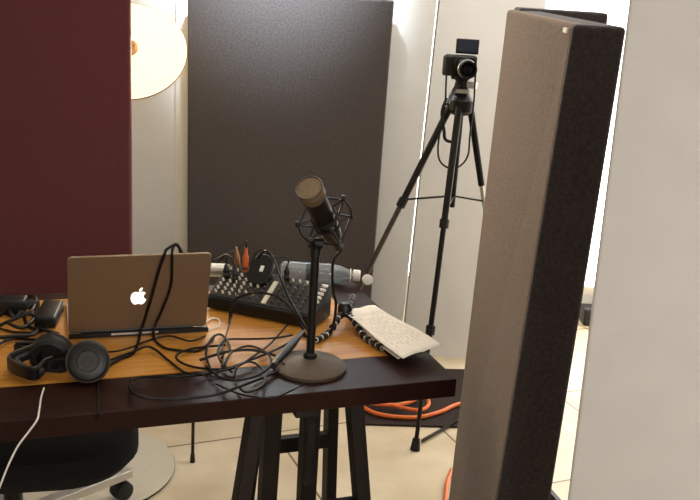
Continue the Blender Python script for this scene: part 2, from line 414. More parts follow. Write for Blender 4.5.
# ------------------------------------------------------------------ dark patch, orange cable, round base
c4 = [on(352, 425, .001), on(520, 430, .001), on(520, 372, .001), on(352, 368, .001)]  # flat dark brown piece covering this part of the tiles
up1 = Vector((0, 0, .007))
tag(obj('patch', hexa(bm_new(), c4, [p+up1 for p in c4]), 'mat_patch', sm=False), 'dark brown patch on the tiles below the white wall, under the orange cable', 'patch')
fz = .018
def fl(*pp, z=fz): return [on(x, y, z) for x, y in pp]
tag(obj('extension_cable', tube(bm_new(), smooth(fl((350, 399), (366, 409), (378, 414), (398, 417), (420, 417), (440, 412), (456, 405), (470, 402))), .0085), 'orange'),
    'orange cable on the dark patch, front strand passing behind the beige panel', 'cable')
tag(obj('extension_cable', tube(bm_new(), smooth([p+Vector((0,0,.016)) for p in fl((360, 405), (374, 407.5), (394, 409), (412, 405), (420, 399), (427, 402), (428, 409), (420, 414), (402, 411.5), (384, 406), (378, 401), (372, 399))]), .0075), 'orange'),
    'coiled orange cable looping on top of the dark patch by the tripod foot', 'cable')
tag(obj('extension_cable', tube(bm_new(), smooth(fl((452, 470, ), (447.5, 482), (446, 495), (447, 512), (470, 530), (500, 528), z=.01)), .008), 'orange'),
    'short piece of orange cable on the tiles at the foot of the beige panel', 'cable')

cb = on(87, 462, .03)
t = thing('round_base', 'pale round flat base with a dark rim on the tiles under the table', 'base', (cb.x, cb.y, 0))
obj('rim', lathe(bm_new(), [(.255, .001), (.275, .002), (.278, .010), (0, .010)], (cb.x, cb.y, 0), (0, 0, 1), 64), 'rubber', t)
obj('plate', lathe(bm_new(), [(0, .010), (.277, .0102), (.275, .016), (.24, .017), (0, .018)], (cb.x, cb.y, 0), (0, 0, 1), 64), 'pale', t)

# ------------------------------------------------------------------ office chair
sc = on(20, 436, .46)
sc = Vector((sc.x, sc.y, .46))
t = thing('swivel_stool', 'black padded swivel seat on a polished star base with casters, under the table', 'stool', (sc.x, sc.y, 0))
def rbox(bm, c, sx, sy, z0, z1, rad, crown=.0):
    pts = []
    for qx, qy, a0 in ((1, 1, 0), (-1, 1, 90), (-1, -1, 180), (1, -1, 270)):
        for i in range(9):
            a = R(a0+i*90/8); pts.append((c[0]+qx*(sx/2-rad)+rad*math.cos(a), c[1]+qy*(sy/2-rad)+rad*math.sin(a)))
    n = len(pts); rings = []
    for k, z in ((.94, z0), (1, z0+(z1-z0)*.3), (1, z0+(z1-z0)*.7), (.95, z1), (.8, z1+crown)):
        rings.append([bm.verts.new((c[0]+(x-c[0])*k, c[1]+(y-c[1])*k, z)) for x, y in pts])
    bm.faces.new(list(reversed(rings[0]))); bm.faces.new(rings[-1])
    for a, b_ in zip(rings, rings[1:]):
        for i in range(n): j = (i+1) % n; bm.faces.new((a[i], a[j], b_[j], b_[i]))
    return bm
s_ = rbox(bm_new(), (0, 0), .56, .44, -.035, .035, .17, .008)
bmesh.ops.rotate(s_, cent=(0, 0, 0), matrix=Matrix.Rotation(R(14), 3, 'Z'), verts=s_.verts); bmesh.ops.translate(s_, vec=sc, verts=s_.verts)
obj('seat', s_, 'seatfab', t)
hub = on(10, 503, .1); hub = Vector((sc.x*.3+hub.x*.7, sc.y*.3+hub.y*.7, .11))
obj('gas_lift', cyl(bm_new(), (hub.x, hub.y, .12), (hub.x, hub.y, .43), .025), 'blackmetal', t)
obj('hub', cyl(bm_new(), hub-Vector((0, 0, .04)), hub+Vector((0, 0, .03)), .045), 'alu_light', t)
wd = on(129, 474, .09)
a0 = math.atan2(wd.y-hub.y, wd.x-hub.x); L_ = (Vector((wd.x, wd.y))-Vector((hub.x, hub.y))).length
L_ = min(L_-.01, .7)
for i in range(5):
    a = a0+i*2*PI/5; dv_ = Vector((math.cos(a), math.sin(a), 0)); e = Vector((hub.x, hub.y, .085))+dv_*(L_+.01)
    ar = obj('star_arm', beam(bm_new(), hub+dv_*.02, e+Vector((0, 0, .014)), .040, .026, (0, 0, 1)), 'alu_light', t, sm=False, bev=.003)
    w_ = Vector((hub.x, hub.y, .049))+dv_*(L_-.018); sd = Vector((-dv_.y, dv_.x, 0))
    cs = obj('caster', lathe(bm_new(), [(.02, -.026), (.028, -.022), (.03, -.008), (.024, 0), (.03, .008), (.028, .022), (.02, .026)], w_, sd, 24), 'rubber', ar)

# thin rod under the table
ra = on(192.5, 462, 0); rt_ = Vector((ra.x, ra.y, TZ-TH-.002))
t = thing('metal_rod', 'thin black metal rod standing on the tiles under the table, left of the trestle', 'rod', ra)
obj('rod', cyl(bm_new(), ra+Vector((0, 0, .01)), rt_, .0055), 'blackmetal', t); obj('rubber_tip', cyl(bm_new(), ra, ra+Vector((0, 0, .03)), .009, .007), 'rubber', t)

# ------------------------------------------------------------------ tripod
apx = atY(461.5, 100, 3.28)
feet = [on(415, 450, 0), on(297, 412, 0), on(513, 408, 0)]
t = thing('tripod', 'black camera tripod standing in front of the white wall', 'tripod', (apx.x, apx.y, 0))
def lp(a, b_, k): return a+(b_-a)*k
arms = []
for i, f in enumerate(feet):
    top = apx+(Vector((f.x, f.y, 0))-Vector((apx.x, apx.y, 0))).normalized()*.035-Vector((0, 0, .02))
    u1 = (.335, .30, .24)[i]
    b1 = cyl(bm_new(), lp(top, f, 0), lp(top, f, u1), .0128, .0118, 14)
    lg = obj('leg', b1, 'blackmetal', t)
    obj('lower_section', cyl(bm_new(), lp(top, f, u1-.02), lp(top, f, .68), (.0098, .0098, .0075)[i], (.0098, .0098, .0075)[i], 12), ('blackmetal', 'greymetal', 'alu_light')[i], lg)
    obj('lower_section', cyl(bm_new(), lp(top, f, .64), lp(top, f, .985), .0078, .0078, 12), 'blackmetal', lg)
    for k_ in ((u1, .645) if i < 2 else (.645,)): obj('leg_lock', cyl(bm_new(), lp(top, f, k_-.013), lp(top, f, k_+.013), .0165, .0165, 12), 'rubber', lg)
    obj('rubber_foot', cyl(bm_new(), lp(top, f, .965), f+Vector((0, 0, .0)), .013, .018, 12), 'rubber', lg)
    arms.append(lp(top, f, .29))
cc = Vector((apx.x, apx.y, arms[0].z+.02))
obj('center_column', cyl(bm_new(), (apx.x, apx.y, arms[0].z-.02), apx+Vector((0, 0, .06)), .012), 'blackmetal', t)
for a in arms: obj('spreader_arm', beam(bm_new(), cc, a, .012, .005, (0, 0, 1)), 'blackmetal', t, sm=False)
obj('shoulder', lathe(bm_new(), [(.03, -.05), (.045, -.035), (.045, .0), (.03, .02), (.02, .025)], apx, (0, 0, 1), 20), 'blackmetal', t)
hd = apx+Vector((-.006, 0, .034))
obj('pan_head', lathe(bm_new(), [(.026, -.02), (.03, 0), (.024, .012), (.02, .03), (.03, .04), (.03, .048)], hd, (0, 0, 1), 20), 'blackmetal', t)
obj('tilt_knob', cyl(bm_new(), hd+Vector((.02, -.01, .02)), hd+Vector((.05, -.02, .02)), .012), 'alu_light', t)
obj('pan_handle', tube(bm_new(), smooth([hd+Vector((-.01, -.02, .02)), hd+Vector((-.03, -.05, 0)), hd+Vector((-.05, -.1, -.04))]), .007), 'blackmetal', t)
obj('head_clamp', box(bm_new(), hd+Vector((0, -.03, .0)), (.05, .03, .012)), 'alu_light', t)

# camera on tripod
cz = hd.z+.046
cp = Vector((apx.x-.014, apx.y, cz))
t = thing('camera', 'black camera with its screen flipped up, mounted on the tripod', 'camera', cp)
body = box(bm_new(), cp+Vector((0, 0, .037)), (.108, .05, .07), bev=.008)
obj('body', body, 'black', t)
obj('grip', lathe(bm_new(), [(.016, 0), (.019, .006), (.019, .062), (.014, .068)], cp+Vector((-.044, -.022, .003)), (0, 0, 1), 20), 'rubber', t)
la = cp+Vector((.012, -.024, .034))
obj('lens', lathe(bm_new(), [(.031, 0), (.031, .02), (.028, .022), (.028, .05), (.030, .052), (.030, .064), (.025, .064), (.023, .05), (0, .048)], la, (.1, -1, -.05), 32), 'black', t)
obj('lens_ring', ring(bm_new(), la+Vector((.0035, -.04, -.002)), (.1, -1, -.05), .0295, .0022), 'alu_light', t)
obj('lens_glass', lathe(bm_new(), [(.022, .049), (.016, .056), (0, .059)], la, (.1, -1, -.05), 28), 'gloss', t)
sx_ = cp+Vector((.018, .005, .101))
sc_ = obj('flip_screen', box(bm_new(), sx_, (.078, .009, .050), bev=.003), 'black', t)
obj('display', box(bm_new(), sx_+Vector((0, -.0052, .001)), (.066, .002, .038)), 'screen', sc_, sm=False)
obj('mount_plate', box(bm_new(), cp+Vector((0, 0, -.003)), (.055, .045, .012)), 'rubber', t)
def cpx(pp, dy=-.0): return [atY(x, y, apx.y+dy) for x, y in pp]
obj('strap', tube(bm_new(), smooth(cpx([(447, 60), (446, 85), (445, 105), (441, 125), (438, 148), (440, 161), (449, 168), (460, 166), (468, 155), (470, 135), (474, 100), (476, 62)], -.055)), .0032), 'rubber', t)
obj('strap', tube(bm_new(), smooth(cpx([(447, 98), (442, 112), (444, 130), (446, 140), (458, 143)], -.05)), .0055), 'rubber', t)

# ------------------------------------------------------------------ laptop
lb0 = on(68.5, 333.5, TZ+.012); lb1 = on(206, 326, TZ+.012)
lu = (lb1-lb0).normalized(); lv = Vector((-lu.y, lu.x, 0)); LW = (lb1-lb0).length; LD = LW*.70
zt_ = Vector((0, 0, 1))
t = thing('laptop', 'silver laptop with a glowing white fruit emblem on its lid', 'laptop', lb0*.5+lb1*.5-Vector((0, 0, .012)))
def lrot(tilt): # columns: along width, thickness normal(back of lid), height
    h = (zt_*math.cos(tilt)-lv*math.sin(tilt)); n = lu.cross(h); return lu, n, h
tl = R(17); lu_, ln, lh = lrot(tl)          # ln points away from viewer or toward? fixed below
if ln.y > 0: ln = -ln
LH = (on(0, 0) .length*0)+.0
# height so that the top edge falls at y ~254
import itertools
def proj(p):
    q = CR.inverted() @ (Vector(p)-Vector((0, 0, CAMZ))); return (350+F*q.x/-q.z, 250-F*q.y/-q.z)
LH = .2
while proj(lb0+lh*LH)[1] > 258 and LH < .3: LH += .001
def rrect(o, ux, uy, w_, h_, rad, n=6):
    pts = []
    for cx, cy, a0_ in ((w_-rad, h_-rad, 0), (rad, h_-rad, 90), (rad, rad, 180), (w_-rad, rad, 270)):
        for i in range(n+1):
            a = R(a0_+90*i/n); pts.append(o+ux*(cx+rad*math.cos(a))+uy*(cy+rad*math.sin(a)))
    return pts
obj('lid', prism(bm_new(), rrect(lb0, lu, lh, LW, LH, .010), -ln, .006), 'alu', t, sm=False, bev=.0012)
obj('display', prism(bm_new(), rrect(lb0+lu*.006+lh*.008-ln*.0062, lu, lh, LW-.012, LH-.014, .004), -ln, .0006), 'screen', t, sm=False)
obj('hinge', cyl(bm_new(), lb0+lu*.03-ln*.003-lh*.0, lb1-lu*.03-ln*.003, .0055), 'black', t)
dk = obj('keyboard_deck', prism(bm_new(), rrect(lb0+lv*.006-zt_*.010, lu, lv, LW, LD, .010), zt_, .011), 'alu_light', t, sm=False, bev=.0015)
kb = bm_new()
for r0 in range(5):
    for c0 in range(13):
        box(kb, lb0+lu*(.03+LW*.0+(LW-.06)*(c0+.5)/13)+lv*(.05+r0*.019)+zt_*.002, (.016, .014, .002), Matrix(((lu.x, lv.x, 0), (lu.y, lv.y, 0), (0, 0, 1))))
obj('keyboard', kb, 'black', dk, sm=False)
obj('trackpad', prism(bm_new(), rrect(lb0+lu*(LW/2-.05)+lv*.155+zt_*.001, lu, lv, .1, LD*.28, .004), zt_, .0008), 'alu', dk, sm=False)
obj('dark_strip', beam(bm_new(), lb0+lu*.0-zt_*.006-lv*.002, lb1-zt_*.006-lv*.002+lu*.004, .012, .011, (0, 0, 1)), 'black', t, sm=False)
obj('port_strip', beam(bm_new(), lb0+lu*(LW*.30)-zt_*.004-lv*.0095, lb0+lu*(LW*.64)-zt_*.004-lv*.0095, .003, .004, (0, 0, 1)), 'alu_light', t, sm=False)
# fruit emblem
lg0 = None
s = .0172
AP = [(0, .78), (.22, .88), (.5, .92), (.75, .82), (.92, .64), (.76, .50), (.67, .30), (.66, .10), (.72, -.12), (.86, -.28), (1.0, -.38),
      (.92, -.62), (.76, -.88), (.56, -1.08), (.38, -1.13), (.16, -1.05), (0, -1.0), (-.16, -1.03), (-.38, -1.13), (-.58, -1.06), (-.78, -.82), (-.94, -.5),
      (-1.02, -.12), (-1.0, .25), (-.88, .58), (-.68, .80), (-.44, .90), (-.2, .86)]
LF = [(.02, .98), (.08, 1.28), (.26, 1.5), (.48, 1.6), (.50, 1.36), (.40, 1.14), (.22, 1.0)]
cen = None
best = 1e9
for a in range(20, 80):
    for c in range(20, 80):
        p = lb0+lu*(LW*a/100)+lh*(LH*c/100); q_ = proj(p); dd = (q_[0]-138.5)**2+(q_[1]-297.5)**2
        if dd < best: best = dd; cen = p
em = obj('emblem', prism(bm_new(), [cen+lu*(x*s)+lh*(y*s)+ln*.0003 for x, y in AP], ln, .0007), 'logo', t, sm=False)
obj('leaf', prism(bm_new(), [cen+lu*(x*s)+lh*(y*s)+ln*.0003 for x, y in LF], ln, .0007), 'logo', em, sm=False)
def lidp(px, py, off=.004):
    d = ray(px, py); o = Vector((0, 0, CAMZ)); p0 = lb0+ln*off
    return o+d*((p0-o).dot(ln)/d.dot(ln))

# ------------------------------------------------------------------ cables on the table
def tz(*pp, z=.004): return [on(x, y, TZ+z) for x, y in pp]
def cab(name, pts, r, label, m='cable', g=None, n=8):
    return tag(obj(name, tube(bm_new(), smooth(pts, n), r*(1.25 if m == 'cable' else 1)), m), label, 'cable', g)
lt1 = lidp(164, 258); ltt = lidp(167, 252.0, .001)+Vector((0, .003, .0065))
cab('audio_cable', tz((108, 366), (120, 359), (134, 352), z=.005)+[lidp(141, 331, .010), lidp(150, 302, .006), lidp(159, 270, .006), lidp(164, 256, .006), ltt, ltt+lu*.02+Vector((0, .02, .0)), ltt+lu*.03+Vector((0, .06, -.06)), ltt+lu*.04+Vector((0, .09, -.15))], .0028, 'thick black cable draped over the laptop lid, left strand')
ltt2 = ltt+lu*.012
cab('audio_cable', [ltt2+Vector((.02, .06, -.08)), ltt2+Vector((.008, .02, .002)), ltt2, lidp(172, 262, .006), lidp(171, 285, .006), lidp(163, 308, .006), lidp(155, 326, .009)]+tz((154, 338), (163, 347), (176, 350), (196, 351), (207, 345), (214, 336), z=.005), .0024, 'black cable draped over the laptop lid, right strand running to the tangle')
K = [
 ([(104, 352), (118, 351), (135, 346), (150, 340), (170, 336), (190, 341), (205, 336)], 'thin black cable running along the front of the laptop', .0018),
 ([(108, 361), (132, 352), (150, 347), (168, 360), (184, 372), (203, 375)], 'black cable from the headphones crossing the oak to the dark border', .0022),
 ([(225, 345), (190, 349), (176, 357), (190, 366), (222, 369), (250, 360), (275, 350), (298, 338)], 'black cable bending in a wide curve below the laptop', .0022),
 ([(212, 372), (206, 354), (212, 338), (222, 335), (230, 347), (226, 362), (217, 374)], 'black cable making a narrow upright loop in the tangle', .0022),
 ([(232, 372), (221, 362), (218, 350), (226, 340), (250, 339), (275, 338), (292, 335)], 'black cable running from the tangle toward the mixer front', .0020),
 ([(132, 379), (130, 389), (142, 397), (176, 399), (214, 395), (246, 384), (276, 372), (296, 362)], 'black cable lying along the dark front border of the table', .0024),
 ([(130, 382), (142, 377), (176, 377), (205, 374), (236, 367), (252, 357), (270, 344), (288, 324)], 'black cable rising from the border towards the mixer corner', .0020),
 ([(236, 384), (246, 392), (262, 386), (264, 372), (252, 362), (238, 366), (234, 378)], 'small black cable ring beside the microphone base', .0020),
 ([(216, 384), (240, 394), (270, 398), (288, 392), (304, 384)], 'thin black cable across the dark border near the microphone base', .0016),
 ([(200, 360), (226, 352), (252, 350), (276, 356), (284, 364)], 'black cable ending at the plug left of the microphone base', .0026),
 ([(206, 366), (222, 378), (238, 380), (256, 376), (270, 366), (268, 354), (250, 346), (232, 352), (222, 366)], 'black cable coiled in the middle of the tangle', .0020),
]
for i, (pp, lab_, r) in enumerate(K):
    cab('audio_cable', [on(x, y, TZ+.004+.005*((i*3+j) % 3)+.002*i*.4) for j, (x, y) in enumerate(pp)], r, lab_)
cab('charging_cable', tz((205, 323), (212, 318), (219, 320), (219, 326), (210, 329), (203, 329)), .0016, 'small loop of white cable at the right of the laptop', 'white')
# white cable hanging over front edge
e0 = on(42, 389, TZ+.004); e1_ = on(38, 412, TZ+.003); fr = (e1_-e0).normalized()
yy = tp(0, 0).y
def fe(px, py, off=.012):   # plane just before the table front
    d = ray(px, py); o = Vector((0, 0, CAMZ)); p0 = tp(0, -off); return o+d*((p0-o).dot(V)/d.dot(V))
cab('white_cable', [on(44, 388, TZ+.004), on(41, 398, TZ+.004), on(39, 412, TZ+.004), fe(37, 420, .008), fe(30, 430), fe(18, 446, .02), fe(8, 466, .03), fe(0, 486, .04), fe(-14, 520, .05)], .0019, 'white cable hanging over the front edge of the table', 'white')
cab('audio_cable', [on(98, 383, TZ+.004), on(98, 398, TZ+.003), fe(98, 411, .005), fe(97, 420, .004)], .0016, 'thin dark cable hanging down from the headphones over the table edge')

# left clutter
pq = on(55, 322, TZ)
t = thing('power_adapter', 'black power adapter lying left of the laptop', 'adapter', pq)
rz = Matrix.Rotation(R(8), 3, 'Z')
obj('case', box(bm_new(), pq+Vector((-.016, .01, .016)), (.048, .12, .03), rz, bev=.005), 'black', t)
obj('lead', tube(bm_new(), smooth([pq+Vector((-.005, -.05, .012)), pq+Vector((.0, -.075, .006)), pq+Vector((-.06, -.09, .005)), pq+Vector((-.13, -.06, .005))]), .0025), 'cable', t)
for i, (pp, lab_) in enumerate([
 ([(-8, 312), (10, 304), (26, 308), (36, 302), (34, 318), (22, 328), (6, 322)], 'uppermost black cable of the bundle at the left edge behind the headphones'),
 ([(-6, 328), (12, 320), (30, 314), (40, 322), (34, 334), (16, 336), (-6, 338)], 'black cable coiled in front of the bundle at the left edge'),
 ([(-6, 300), (8, 298), (20, 303), (30, 296), (36, 300), (30, 312), (14, 316), (-6, 306)], 'rearmost black cable of the bundle at the left edge'),
 ([(-4, 345), (14, 338), (36, 340), (52, 334), (60, 340)], 'black cable passing just behind the headphone band'),
 ([(-4, 318), (8, 310), (14, 318), (22, 312), (28, 326), (44, 330), (58, 334)], 'black cable leading from the left bundle to the adapter')]):
    cab('power_cable', [on(x, y, TZ+.005+.007*((i+j) % 4)) for j, (x, y) in enumerate(pp)], .0034, lab_)
pq = on(14, 312, TZ)
t = thing('power_adapter', 'black plug block among the cables at the left edge', 'adapter', pq)
obj('case', box(bm_new(), pq+Vector((0, 0, .02)), (.06, .045, .035), rz, bev=.005), 'black', t)
obj('plug', cyl(bm_new(), pq+Vector((.028, 0, .02)), pq+Vector((.06, .004, .02)), .011), 'rubber', t)

# ------------------------------------------------------------------ headphones
h1 = on(87, 383, TZ); HR = .043
hc1 = Vector((h1.x, h1.y+.01, TZ+HR))
ha = Vector((.22, -.86, .46)).normalized()     # outer face of near cup
hc2 = hc1+Vector((-.090, .055, -.010))
t = thing('headphones', 'black studio headphones lying at the front left of the table', 'headphones', (hc1.x, hc1.y, TZ))
def cup(c, a, tname):
    k8 = .86; sc8 = lambda L: [(r_*k8, h_*k8) for r_, h_ in L]
    cu = obj('ear_cup', lathe(bm_new(), sc8([(.046, -.012), (.05, -.006), (.05, .008), (.047, .013), (.043, .0155), (.026, .0165), (.024, .0145), (0, .0145)]), c, a, 36), 'black', t)
    obj('ear_pad', lathe(bm_new(), sc8([(.022, -.014), (.030, -.034), (.042, -.036), (.050, -.028), (.051, -.016), (.046, -.010), (.022, -.010)]), c, a, 36), 'rubber', cu)
    obj('cup_ring', ring(bm_new(), c+a*.008, a, .0420, .0020), 'greymetal', cu)
    obj('badge', ring(bm_new(), c+a*.0132, a, .010, .0014, 24), 'greymetal', cu)
    return cu
cup(hc1, ha, 'n'); cup(hc2, Vector((-.05, .97, .1)).normalized(), 'f')
lm = on(12, 364, TZ+.03)
band = smooth([hc1+Vector((-.005, -.005, .045)), hc1+Vector((-.06, -.005, .005)), Vector((lm.x+.05, lm.y-.03, TZ+.024)), Vector((lm.x+.006, lm.y+.025, TZ+.026)), Vector((lm.x+.03, lm.y+.085, TZ+.034)), hc2+Vector((-.06, .03, 0)), hc2+Vector((0, .02, .04))], 8)
band = smooth([hc1+ha*.004+Vector((-.040, .004, -.004)), hc1+Vector((-.085, .004, -.015)), Vector((lm.x+.055, lm.y-.035, TZ+.026)), Vector((lm.x-.012, lm.y+.015, TZ+.026)), Vector((lm.x+.02, lm.y+.08, TZ+.03)), hc2+Vector((-.085, .02, -.004)), hc2+Vector((-.038, .006, 0))], 8)
bb = bm_new(); rings = []
for i, p in enumerate(band):
    d = (band[min(i+1, len(band)-1)]-band[max(i-1, 0)]).normalized(); s2 = d.cross(zt_).normalized(); ww = .009 if i < 9 or i > len(band)-10 else .013
    rings.append([bb.verts.new(p+s2*a_*.004+zt_*b_*ww) for a_, b_ in ((-1, -.9), (-.4, -1), (.4, -1), (1, -.9), (1, .9), (.4, 1), (-.4, 1), (-1, .9))])
for a_, b_ in zip(rings, rings[1:]):
    for k_ in range(8): bb.faces.new((a_[k_], a_[(k_+1) % 8], b_[(k_+1) % 8], b_[k_]))
bb.faces.new(rings[0]); bb.faces.new(rings[-1])
obj('headband', bb, 'black', t)
obj('band_wire', tube(bm_new(), [p+zt_*.015 for p in band[6:-6]], .0022), 'greymetal', t)
pdp = band[14:-14]
obj('band_pad', tube(bm_new(), [p+(Vector((hc1.x-.05, hc1.y+.07, p.z))-p).normalized()*.012 for p in pdp], .0095, 10), 'rubber', t)

# ------------------------------------------------------------------ mixer
m0 = on(206, 309, TZ); m1_ = on(313, 331, TZ)
mu = (m1_-m0).normalized(); mv = Vector((-mu.y, mu.x, 0)); MW = (m1_-m0).length
mbk = on(216, 275, TZ+.06); MD = max(.17, (mbk-m0).dot(mv))
MD = .108
zf, zb = .034, .088
t = thing('mixer', 'black audio mixer with rows of pale knobs, in the middle of the table', 'mixer', m0+mu*MW/2+mv*MD/2)
def mp(u, v, z=0):  # on its top panel
    return m0+mu*u+mv*v+Vector((0, 0, zf+(zb-zf)*v/MD+z))
b0 = [m0+Vector((0, 0, .004)), m0+mu*MW+Vector((0, 0, .004)), m0+mu*MW+mv*MD+Vector((0, 0, .004)), m0+mv*MD+Vector((0, 0, .004))]
obj('housing', hexa(bm_new(), b0, [mp(0, 0), mp(MW, 0), mp(MW, MD), mp(0, MD)]), 'black', t, sm=False, bev=.004)
nrm = mu.cross(mp(0, 1)-mp(0, 0)).normalized()
obj('face_plate', prism(bm_new(), [mp(.006, .006, .0005), mp(MW-.006, .006, .0005), mp(MW-.006, MD-.01, .0005), mp(.006, MD-.01, .0005)], nrm, .0015), 'frame', t, sm=False)
ks = bm_new(); lathe(ks, [(.0034, 0), (.0036, .003), (.0030, .004), (.0026, .008), (0, .009)], BASE[t.name], nrm, 12)
kobj = {}
cols = 13
cnt = 0
for ci in range(cols):
    for ri in range(7):
        u = MW*(.06+.80*ci/(cols-1)); v = MD*(.16+.70*ri/6)
        if ci in (7,) : continue
        white_ = (ci < 4) or (ci < 6 and ri in (1, 3, 4)) or (ci > 7 and ri == 6)
        key = white_
        p = mp(u, v, .002)-BASE[t.name]
        if key not in kobj:
            o = obj('knob', ks.copy(), 'knobw' if white_ else 'knobg', t); o.location = p; kobj[key] = o
        else:
            o = kobj[key].copy(); C.objects.link(o); o.parent = t; o.location = p
        cnt += 1
ks.free()
for i in range(7):
    v = MD*(.14+.12*i)
    obj('button', box(bm_new(), mp(MW*.955, v, .005), (.015, .007, .007), Matrix((( mu.x, mv.x, 0), (mu.y, mv.y, 0), (0, 0, 1))), bev=.0015), 'white', t)
obj('slider', prism(bm_new(), [mp(MW*.505, MD*.08, .002), mp(MW*.545, MD*.08, .002), mp(MW*.545, MD*.74, .002), mp(MW*.505, MD*.74, .002)], nrm, .004), 'knobw', t, sm=False)
# plugs standing in the mixer
def plug(u, v, m, lab_, h=.075, lean=(0, 0, 1), r=.0075, cabpts=None):
    p = mp(u, v, .003); ln_ = Vector(lean).normalized()
    tt = thing('audio_plug', lab_, 'plug', p)
    obj('sleeve', lathe(bm_new(), [(r*.8, 0), (r, .004), (r, h*.62), (r*.7, h*.72), (r*.45, h), (0, h)], p, ln_, 18), m, tt)
    obj('collar', lathe(bm_new(), [(r*1.1, 0), (r*1.1, .006)], p+ln_*.008, ln_, 18), 'greymetal', tt)
    if cabpts:
        q0 = p+ln_*h*.97
        obj('cord', tube(bm_new(), smooth([q0-ln_*.005, q0+ln_*.02]+cabpts), .0019), 'cable', tt)
def aY(px, py, dy): return atY(px, py, m0.y+dy)
plug(MW*.20, MD*.86, 'orangep', 'orange plug standing upright at the back of the mixer', .066, (.0, 0, 1), .0075,
     [aY(238, 249, .17), aY(222, 256, .16), aY(211, 262, .14), aY(206, 262, .2)])
plug(MW*.12, MD*.9, 'brass', 'brown metal plug standing beside the orange one in the mixer', .06, (-.1, 0, 1), .007)
plug(MW*.07, MD*.60, 'black', 'black plug at the left end of the mixer, its cord arching down in front', .035, (-.05, 0, 1), .0085,
     [aY(219, 262, .03), aY(226, 255, .0), aY(234, 262, -.03), aY(238, 285, -.06), aY(232, 315, -.09), on(225, 338, TZ+.01), on(221, 352, TZ+.008)])
plug(MW*.16, MD*.55, 'black', 'black plug in the left part of the mixer between pale knobs', .04, (.02, 0, 1), .0075)
plug(MW*.60, MD*.85, 'black', 'black plug at the back of the mixer with its cord arching high', .04, (.0, 0, 1), .007,
     [aY(272, 256, .0), aY(264, 250, .0), aY(256, 253, .0), aY(250, 266, -.01)])
cab('audio_cable', [on(222, 358, TZ+.01), aY(228, 335, -.12), aY(232, 305, -.08), aY(244, 295, -.08), aY(262, 293, -.10), aY(280, 298, -.12), aY(295, 313, -.15), on(306, 336, TZ+.012)], .0024, 'black cable arching across the front of the mixer')
cab('audio_cable', [aY(258, 258, .0), aY(266, 251, -.02), aY(273, 258, -.04), aY(279, 274, -.08), aY(288, 296, -.11), aY(298, 314, -.15), on(312, 338, TZ+.01)], .0022, 'thin black cable crossing the knobs of the mixer diagonally')
# black handset on the mixer with a pale label
hp = mp(MW*.37, MD*.46, .013)
t = thing('phone_handset', 'black rounded device with a small white label leaning on the back of the mixer', 'device', hp)
hu = mu; hh = (Vector((0, 0, .85))+mv*.75).normalized(); hn = hu.cross(hh).normalized()
if hn.y > 0: hn = -hn
hp0 = hp-hu*.031
obj('body', prism(bm_new(), rrect(hp0, hu, hh, .062, .085, .028, 8), -hn, .018), 'black', t, sm=False, bev=.003)
obj('white_label', prism(bm_new(), rrect(hp0+hu*.030+hh*.036+hn*.0005, hu, hh, .010, .017, .002), hn, .0008), 'white', t, sm=False)

# silver cylinder between laptop and mixer
sp = on(213, 280, TZ)
t = thing('metal_tin', 'small silvery cylinder lying between the laptop and the mixer', 'tin', sp)
obj('body', cyl(bm_new(), sp+Vector((-.03, .03, .019)), sp+Vector((.03, .035, .019)), .019, seg=28), 'alu_light', t)
obj('cap', cyl(bm_new(), sp+Vector((.03, .035, .019)), sp+Vector((.04, .036, .019)), .017, seg=28), 'brass', t)

# ------------------------------------------------------------------ water bottle
w0 = on(279, 284, TZ); w1 = on(364, 289, TZ); wz = .030
wd_ = (w1-w0).normalized(); WL = (w1-w0).length
wo = w0+Vector((0, .025, wz))
zc = TZ+wz
t = thing('water_bottle', 'clear plastic water bottle lying on its side behind the mixer', 'bottle', wo-Vector((0, 0, wz)))
prof = [(0, .006), (.02, 0), (.029, .004), (.0325, .012), (.0325, .05), (.031, .055), (.0325, .06), (.0325, .085), (.031, .09), (.0325, .095), (.0325, .12), (.028, .14), (.018, .158), (.0135, .166), (.0135, .176)]
sc2 = WL/.20
prof = [(r*.9, h*sc2) for r, h in prof]
inner = [(max(r-.0014, 0), h) for r, h in reversed(prof)]
bo = bm_new(); lathe(bo, prof+[(.012, prof[-1][1]-.001)]+[(max(r-.0016, 0), h+(.002 if i > 12 else 0)) for i, (r, h) in enumerate(reversed(prof))][1:], wo, wd_, 36)
obj('bottle_body', bo, 'glass', t)
obj('cap', lathe(bm_new(), [(.0155, prof[-1][1]-.004), (.016, prof[-1][1]), (.0155, prof[-1][1]+.014), (.013, prof[-1][1]+.016)], wo, wd_, 28), 'white', t)
obj('neck_ring', ring(bm_new(), wo+wd_*(prof[-2][1]), wd_, .0165, .0018, 28), 'white', t)
lb_ = [(.0296, .062*sc2), (.0298, .064*sc2), (.0298, .084*sc2), (.0296, .086*sc2)]
obj('label', lathe(bm_new(), lb_, wo, wd_, 36), 'screen', t)
cr = on(366, 287, TZ)
t = thing('bottle_cap', 'small white round cap lying by the neck of the water bottle', 'cap', cr)
obj('ring_cap', lathe(bm_new(), [(.014, 0), (.015, .003), (.015, .011), (.012, .013), (.0, .013)], cr+Vector((0.002, .02, .0155)), (.15, -.9, .25), 24), 'white', t)

